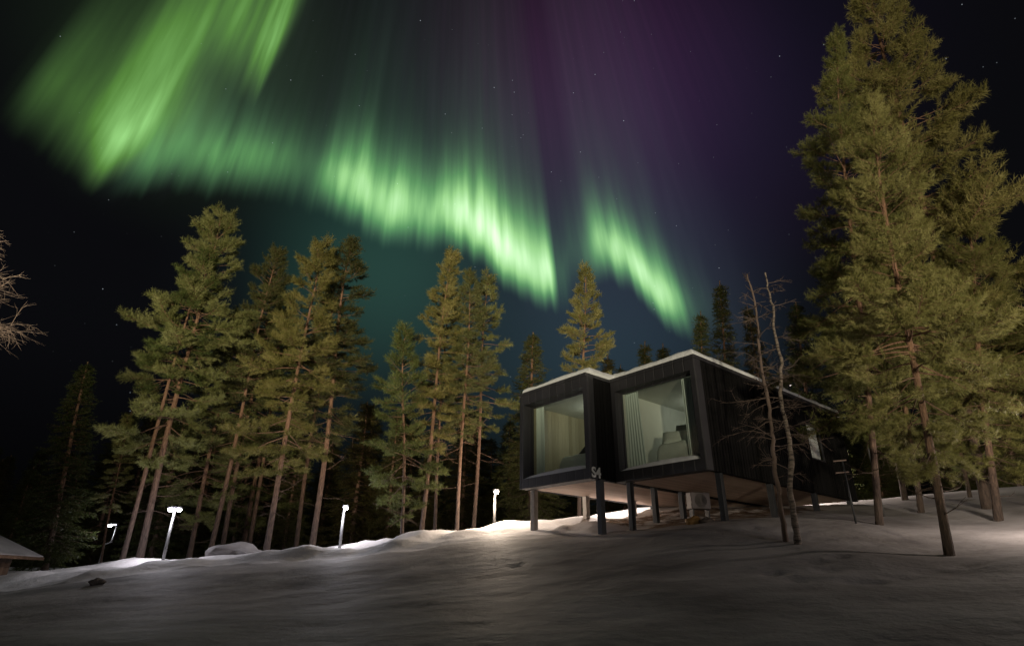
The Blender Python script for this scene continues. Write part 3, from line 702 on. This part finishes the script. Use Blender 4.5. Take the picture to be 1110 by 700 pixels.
def pine(seed, H=16, cs=.38, Rm=2.6, per=15, prof='pine', r0=.2, lean=0., dens=1., bare_low=10, ln=.18, wd=.021, droop=0., mt=None, tp_=.62):
    g = np.random.default_rng(seed)
    tv, tf, tp, tr = trunk_tube(H, r0, lean, .25 if prof == 'pine' else .05, )
    S = Segs(); SP = []; SD = []
    z = cs*H; k = 0
    phase = g.uniform(0, 6.28)
    gapz = [g.uniform(.0, 1) for _ in range(8)]
    while z < H-.25:
        t = (z-cs*H)/(H-cs*H)
        if prof == 'pine':
            R_ = Rm*(min(1, (t+.04)/.22)**.6)*min(1, 1.12*(1-t)**tp_)
            R_ *= .86+.22*math.sin(t*15+phase)
            el = R(-12+55*t**1.5)
        else:
            R_ = Rm*(1-t)**.85*(min(1, (t+.08)/.12)); el = R(-22+40*t)
        nb = 5 if prof == 'pine' else 6
        if prof == 'pine' and (g.random() < .22 or t < .25): nb = 3
        if prof == 'pine' and t < .3: el -= R(10)*(1-t/.3)
        for b in range(nb):
            az = phase+b*2*math.pi/nb+g.normal()*.35+k*.7
            L = R_*(g.uniform(.42, 1.25) if prof == 'pine' else g.uniform(.65, 1.15))+(.12 if prof == 'pine' else .04)
            L = min(L, Rm*1.08)
            e = el+g.normal()*R(8)
            d = np.array([math.cos(az)*math.cos(e), math.sin(az)*math.cos(e), math.sin(e)])
            zz = z+g.uniform(-.15, .15); p = tp(min(zz, H-.1)); P = [p]; n = max(4, int(L/.28)); dd = d.copy()
            curl = (R(7) if prof == 'pine' else R(9))*g.uniform(.2, 1.3)
            for i in range(n):
                dd = dd+np.array([0, 0, (curl if i > n*.4 else -curl*.5-droop)])*.8+g.normal(size=3)*.05; dd /= np.linalg.norm(dd); P.append(P[-1]+dd*L/n)
            P = np.array(P); S.path(P, .007+.008*L, .004)
            s0 = (.38+.18*g.random()) if prof == 'pine' else .12
            m_ = int(L*(8.5 if prof == 'pine' else 8)*dens)+3
            for j in range(m_):
                s_ = s0+(1-s0)*(j+g.random())/m_; f = s_*n; i0 = min(int(f), n-1); q = P[i0]+(P[i0+1]-P[i0])*(f-i0)
                bd = P[i0+1]-P[i0]; bd /= np.linalg.norm(bd)
                sd = np.cross(bd, [0, 0, 1.]); sd /= np.linalg.norm(sd)+1e-9
                sgn = 1 if j % 2 else -1; an = R(g.uniform(30, 65))
                dq = bd*math.cos(an)+sd*sgn*math.sin(an)+np.array([0, 0, g.normal()*.15+(.12 if prof == 'pine' else -.22)]); dq /= np.linalg.norm(dq)
                l2 = (L*.36*(1-s_)+.26)*g.uniform(.6, 1.3); q2 = q+dq*l2
                if l2 > .3: S.path(np.array([q, q2]), .006, .003)
                ns = max(1, int(l2/.12))
                for h in range(ns):
                    w_ = (h+.7)/ns; sdn = dq+g.normal(size=3)*.33+np.array([0, 0, .25 if prof == 'pine' else -.1]); SP.append(q+(q2-q)*w_); SD.append(sdn/np.linalg.norm(sdn))
            for h in range(3): SP.append(P[-1]-dd*.12*h); sdn = dd+g.normal(size=3)*.25+[0, 0, .3]; SD.append(sdn/np.linalg.norm(sdn))
        z += (g.uniform(.30, .52) if prof == 'pine' else g.uniform(.22, .34))/dens*(1 if t < .8 else .7); k += 1
    # leader
    for h in range(6): SP.append(tp(H-.1-h*.12)); SD.append(np.array([g.normal()*.2, g.normal()*.2, 1.])/1.05)
    # dead lower limbs
    for h in range(bare_low):
        zz = H*g.uniform(cs*.45, cs*1.1); az = g.uniform(0, 6.28); L = g.uniform(.5, 1.7); d = np.array([math.cos(az), math.sin(az), g.uniform(-.35, .25)]); P = [tp(zz)]
        for i in range(5): d = d+g.normal(size=3)*.15; d /= np.linalg.norm(d); P.append(P[-1]+d*L/5)
        S.path(np.array(P), .016, .004)
        for i in (2, 3, 4):
            e = d+g.normal(size=3)*.6; S.path(np.array([P[i], P[i]+e*.3]), .006, .002)
    sv, sf = S.mesh(4)
    nv, nf = needles_mesh(SP, SD, per, ln, wd, 1.05, seed+5)
    trunk = np_mesh('trunk', np.concatenate([tv, sv]), [tf, sf+len(tv)]); trunk.materials.append(M['pine_bark'])
    trunk.polygons.foreach_set('use_smooth', [True]*len(trunk.polygons))
    crown = np_mesh('crown', nv, [nf]); crown.materials.append(M[mt or ('pine_needles' if prof == 'pine' else 'spruce_needles')])
    return dict(H=H, trunk=trunk, crown=crown)
V = {}
V['broad'] = pine(11, 16, .24, 3.2, 20, r0=.14, dens=1., wd=.015)
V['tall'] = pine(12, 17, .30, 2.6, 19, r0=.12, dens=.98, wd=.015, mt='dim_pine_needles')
V['slim'] = pine(13, 17, .28, 2.1, 19, r0=.11, dens=1., wd=.015)
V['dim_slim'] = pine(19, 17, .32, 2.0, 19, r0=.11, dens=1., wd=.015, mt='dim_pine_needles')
V['slim2'] = pine(14, 16, .36, 2.2, 18, r0=.10, dens=.86, wd=.015)
V['full'] = pine(15, 15, .14, 2.8, 19, r0=.12, dens=.98, wd=.015)
V['near'] = pine(16, 15, .14, 3.2, 24, ln=.15, wd=.011, dens=1.2, r0=.12, tp_=.8)
V['near2'] = pine(17, 19, .14, 3.8, 20, ln=.16, wd=.013, dens=1.15, r0=.11, tp_=1.0)
V['high'] = pine(18, 16, .50, 2.7, 18, r0=.12, dens=.85, wd=.015)
V['spruce'] = pine(21, 12, .06, 1.9, 9, 'spruce', .12, dens=.9, bare_low=2, ln=.13, wd=.024, droop=.02)
V['spruce2'] = pine(22, 12, .05, 1.2, 9, 'spruce', .10, dens=.95, bare_low=2, ln=.13, wd=.024, droop=.02)
V['smallpine'] = pine(23, 10, .10, 2.1, 18, r0=.07, dens=1., wd=.015)
def place_tree(kind, px, Y, ytop, label, group='pines and spruces around the yard', name='pine_tree', rz=None, py=598, lean=0., wide=1., leany=0.):
    """foot under column px near image row py, at distance Y; top reaches row ytop"""
    v = V[kind]; b = at(px, py, Y); g = gz(b.x, b.y)
    # height so that the top lands on row ytop
    lo, hi = 1., 45.
    for _ in range(40):
        m_ = (lo+hi)/2; p = proj(Vector((b.x+lean*m_, Y, g+m_+.25)))
        if p[1] > ytop+4: lo = m_
        else: hi = m_
    s = lo/v['H']
    r_ = bpy.data.objects.new(name, None); COL.objects.link(r_); r_.location = (b.x, Y, g); r_.empty_display_size = .5
    r_.rotation_euler = (0, math.atan(lean), 0)
    rr = random.uniform(0, 6.28) if rz is None else rz
    tag(r_, label, 'tree', group)
    for nm in ('trunk', 'crown'):
        o = bpy.data.objects.new(nm, v[nm]); COL.objects.link(o); o.parent = r_; o.rotation_euler = (0, 0, rr); o.scale = (s*wide, s*wide, s)
    return r_
def slant(px, py, Y, tx, ty):
    """sideways lean for a trunk seen from (px,py) to (tx,ty)"""
    b = at(px, py, Y); t_ = at(tx, ty, Y); return (t_.x-b.x)/(t_.z-b.z)
def tree(kind, px, Y, top, label, py=598, **kw):
    tx, ty = top; place_tree(kind, px, Y, ty, label, py=py, lean=slant(px, py, Y, tx, ty), **kw)
# left stand
tree('broad', 150, 23.5, (240,222), 'tallest leaning pine behind the T-headed lamp, crown highest of the left stand', py=610, wide=.86, rz=3.4)
tree('high', 132, 23, (226,262), 'slim pine trunk just left of the tallest leaning pine', py=608, wide=.8)
tree('tall', 226, 26, (305,262), 'dark-crowned pine between the first and third tall pines of the left stand', py=605, wide=.85)
tree('slim2', 240, 28, (297,290), 'thin pine tucked behind the dark-crowned pine of the left stand', py=601)
tree('broad', 288, 23, (350,256), 'pine with full yellow-green crown in the middle of the left stand', py=600, wide=.86, rz=2.2)
tree('dim_slim', 338, 24.5, (384,252), 'pine with narrow dark pointed top at the right of the left stand', py=594, wide=1.12)
tree('slim2', 320, 28, (362,300), 'thin dim pine behind the narrow dark-topped pine', py=600)
tree('full', 205, 27, (262,330), 'lower bushy pine filling the gap behind the first lamp', py=604)
tree('slim2', 268, 30, (316,310), 'dim pine trunk deep in the left stand behind the bushy pine', py=602)
tree('full', 262, 31, (310,350), 'short leafy pine deep in the left stand', py=602, wide=1.1)
# middle stand
tree('smallpine', 435, 21.5, (441,343), 'pale short pine at the left of the middle stand', py=588, wide=.85)
tree('slim', 456, 22.5, (491,266), 'tallest pointed pine of the middle stand', py=586, wide=.95, rz=1.)
tree('dim_slim', 471, 23.5, (484,300), 'orange-barked pine right behind the tallest middle pine', py=584, wide=.8)
tree('dim_slim', 495, 22.5, (510,282), 'straight pine with brownish crown right of the tallest middle pine', py=580, wide=.9, rz=4.)
tree('slim2', 513, 24.5, (531,290), 'thin straight pine nearest the warm pole lamp', py=578, wide=.95)
# behind the cabin
tree('spruce', 574, 30, (578,352), 'dark spruce behind the left roof corner of the cabin', py=575, name='spruce_tree', wide=1.2)
tree('full', 628, 27, (633,281), 'yellow-lit pine rising alone above the smaller cabin box', py=565, wide=.78)
tree('spruce2', 657, 42, (658,376), 'tiny dark spruce tip left of the roof valley', py=570, name='spruce_tree')
tree('spruce2', 672, 44, (671,388), 'smallest dark spruce tip over the roof valley', py=570, name='spruce_tree')
tree('spruce2', 697, 42, (697,362), 'dark pointed spruce tip above the larger roof', py=570, name='spruce_tree')
tree('spruce2', 717, 43, (717,364), 'second dark spruce tip above the larger roof, nearer the roof peak', py=570, name='spruce_tree')
tree('spruce2', 768, 27, (760,328), 'shorter of the two narrow green spruces over the roof peak', py=560, name='spruce_tree', wide=1.05)
tree('spruce2', 796, 27, (780,295), 'taller of the two narrow green spruces over the roof peak', py=560, name='spruce_tree', wide=.95)
tree('spruce', 846, 28, (808,322), 'dark spruce between the narrow pair and the bare trees', py=560, name='spruce_tree', wide=.8)
tree('spruce', 890, 26, (862,318), 'dark spruce behind the bare birch and cabin wall', py=555, name='spruce_tree')
# right stand
tree('near2', 955, 14, (905,22), 'tall pine at the left edge of the right stand, slim reddish trunk', py=575, wide=.72)
tree('near', 1030, 10.8, (938,92), 'nearest pine with speckled trunk on the lit snow mound', py=604, wide=.78, rz=.6)
tree('near2', 1075, 16, (935,-75), 'tallest pine of the right stand, reaching above the picture', py=565, wide=.8)
tree('near', 1083, 14.6, (1040,205), 'pine right of the nearest one with branches spreading right', py=565, wide=1.05, rz=2.)
tree('tall', 1125, 15, (1080,290), 'pine trunk at the right edge of the picture', py=540, wide=.8)
tree('full', 1000, 17, (955,240), 'bushy pine low in the middle of the right stand behind the nearest pine', py=560, wide=.9)
tree('full', 1058, 18, (1010,330), 'short shaded pine behind the right stand', py=560)
tree('slim2', 985, 20, (930,250), 'thin shaded pine just right of the cabin end', py=556, wide=1.2)
tree('spruce', 1110, 22, (1062,340), 'dark spruce at the right edge behind the pines', py=540, name='spruce_tree')
# dim trees at the far left
tree('spruce', 50, 28, (98,382), 'barely lit tree left of the leftmost lamp', py=612, wide=1.15)
tree('slim2', 110, 28, (140,440), 'dim slender pine over the distant kinked lamp', py=610)
# unlit forest behind, each a tree of its own
fi = 0
for row, (Y0, n_) in enumerate(((34, 27), (41, 24), (50, 22))):
    for i in range(n_):
        px_ = -60 + (i+.5)*1230/n_ + random.uniform(-22, 22)
        if 590 < px_ < 800 and row < 1: continue
        hpx = random.uniform(425, 485) if 560 > px_ > 90 else random.uniform(470, 520)
        if px_ > 590: hpx = random.uniform(420, 470)
        if 560 < px_ < 760: hpx = random.uniform(440, 470)
        place_tree(random.choice(['spruce', 'spruce', 'spruce2', 'spruce']), px_, Y0+random.uniform(-2, 2), hpx, 'dark unlit tree in the forest closing the view behind the yard',
                   group='unlit forest trees behind the yard', name='spruce_tree', py=590, wide=1.5)
# ------------------------------------------------------------------ leafless trees
def bare_tree(name, px, Y, py, path, r0, r1, seed, label, mt, nb, lmin, lmax, tmin=.12, droop=-.1, tw=None, levels=2):
    g = np.random.default_rng(seed); b = at(px, py, Y); gg = gz(b.x, b.y)
    P = []
    for (x_, y_) in path: q = at(x_, y_, Y); P.append(np.array([q.x-b.x, g.normal()*.05, q.z-gg]))
    P = [np.array([0, 0, -.3])] + P; P = np.array(P)
    seg = np.r_[0, np.cumsum(np.linalg.norm(np.diff(P, axis=0), axis=1))]; tt = np.linspace(0, seg[-1], 50)
    C = np.stack([np.interp(tt, seg, P[:, i]) for i in range(3)], 1)
    for _ in range(2): C[1:-1] = (C[:-2]+2*C[1:-1]+C[2:])/4
    C[:, :2] += g.normal(size=(50, 2))*.012
    r_ = empty(name, (b.x, b.y, gg), label=label, cat='tree', group='leafless trees')
    mb = MB(); rr = r0+(r1-r0)*np.linspace(0, 1, 50)**.9; mb.tube(C, rr*(1+.10*g.normal(size=50)*.6), 9); mb.build('trunk', mt, r_, True)
    S = Segs()
    def grow(p, d, L, r, lev):
        n = max(4, int(L/.12)); Q = [p]
        for i in range(n): d = d+g.normal(size=3)*.13+np.array([0, 0, droop*.3]); d /= np.linalg.norm(d); Q.append(Q[-1]+d*L/n)
        S.path(np.array(Q), r, r*.3)
        if lev > 0:
            for j in range(int(3+L*4)):
                i0 = int(g.uniform(.15, 1)*n); i0 = min(i0, n-1); ax = g.normal(size=3); e = rot_about(Q[i0+1]-Q[i0], ax/np.linalg.norm(ax), g.choice([-1, 1])*R(g.uniform(25, 60))); e /= np.linalg.norm(e)
                grow(Q[i0], e, L*g.uniform(.25, .5), max(r*.45, .0028), lev-1)
    for i in range(nb):
        t_ = g.uniform(tmin, .98); p = C[int(t_*49)]; az = g.uniform(0, 6.28); d = np.array([math.cos(az), math.sin(az)*.8, g.uniform(-.1, .35)])
        grow(p, d/np.linalg.norm(d), g.uniform(lmin, lmax)*(1-.55*t_), .011, levels)
    sv, sf = S.mesh(3); link('crown', np_mesh('crown', sv, [sf]), tw or M['twig'], r_)
    return r_
bare_tree('bare_birch', 864, 11.6, 588, [(864,585),(862,560),(856,530),(858,500),(855,470),(848,440),(846,415),(848,390),(840,360),(838,335),(836,318),(832,302),(829,296)], .068, .016, 31,
          'gnarled leafless birch with patchy bark in front of the cabin side', M['birch_bark'], 22, .5, 1.3, .25)
bare_tree('bare_spruce', 855, 11.9, 600, [(856,600),(851,575),(845,545),(841,510),(836,470),(831,435),(827,400),(822,360),(816,325),(809,298)], .055, .018, 32,
          'thin straight dead tree with drooping twigs left of the gnarled birch', M['twig'], 46, .5, 1.6, .22, -.25)
b_ = at(-95, 600, 13)
bare_tree('bare_birch', -95, 13, 610, [(-95,600),(-84,490),(-66,385),(-52,300),(-44,240)], .10, .04, 33,
          'leafless tree reaching pale twigs into the picture at the left edge', M['birch_bark'], 70, 1.5, 3.0, .66, -.12, M['pale_twig'])
# thin marker poles right of the cabin
for (px_, y0_, y1_, Y_, r_, lab, mt) in [(929, 572, 500, 14.0, .022, 'thin dark stake with crossbars at the cabin end', M['post_dark']), (958, 556, 480, 16.5, .03, 'pale thin pole standing behind the reddish pine trunk', M['pole_grey'])]:
    b = at(px_, y0_, Y_); t_ = at(px_+2, y1_, Y_); g = gz(b.x, b.y)
    o = empty('stake' if r_ < .025 else 'marker_pole', (b.x, b.y, g), label=lab, cat='pole')
    MB().tube([(0,0,-.2),(0,0,t_.z-g)], [r_, r_*.9], 8).build('shaft', mt, o, True)
    if r_ < .025:
        for z_ in (.0, .28): MB().tube([(-.22,0,t_.z-g-z_),(.1,0,t_.z-g-z_+.03)], [.018,.018], 6).build('crossbar', M['twig'], o)
# small dark stone on the snow and snow-capped boulder
def hit(px, py):
    d = ray(px, py)
    for t in np.linspace(4, 40, 1200):
        p = d*(t/d.y)
        if p.z < gz(p.x, p.y): return p
    return p
q_ = hit(105, 633); rock('dark_stone', (q_.x, q_.y, q_.z+.05), (.20,.16,.09), M['rock'], label='small dark stone lying on the snow in the left foreground', cat='stone')
q_ = at(258, 601, 21.8); rock('snow_boulder', (q_.x, q_.y, gz(q_.x, q_.y)-.05), (.95,.6,.42), M['snow'], label='rounded grey mound between the first and second pole lamps', cat='boulder')
# hut at the left edge
hb = at(-78, 600, 20); gh = gz(hb.x, hb.y)
hut = empty('log_hut', (hb.x, hb.y, gh-.1), R(14), label='low wooden hut with sloping snowy roof cut by the left edge', cat='hut')
zr = at(0, 578, 20).z - gh + .1
MB().box(-2.4, 1.0, 0, 3, -.3, zr-.25).build('wall', M['shed_wood'], hut)
def slope_mesh(th, off, x1):
    mb = MB(); zl, zh = zr-.72, zr+1.2
    pts_ = [(x1, zl+off), (-2.6, zh+off), (-2.6, zh+off+th), (x1, zl+off+th)]
    a_ = [mb.bm.verts.new((x, -.4, z)) for x, z in pts_]; b2_ = [mb.bm.verts.new((x, 3.3, z)) for x, z in pts_]
    mb.bm.faces.new(a_); mb.bm.faces.new(b2_[::-1])
    for i in range(4): mb.bm.faces.new((a_[i], b2_[i], b2_[(i+1) % 4], a_[(i+1) % 4]))
    return mb
slope_mesh(.09, 0, 1.9).build('roof', M['shed_wood'], hut); slope_mesh(.05, .095, 1.85).build('roof_snow', M['snow'], hut)
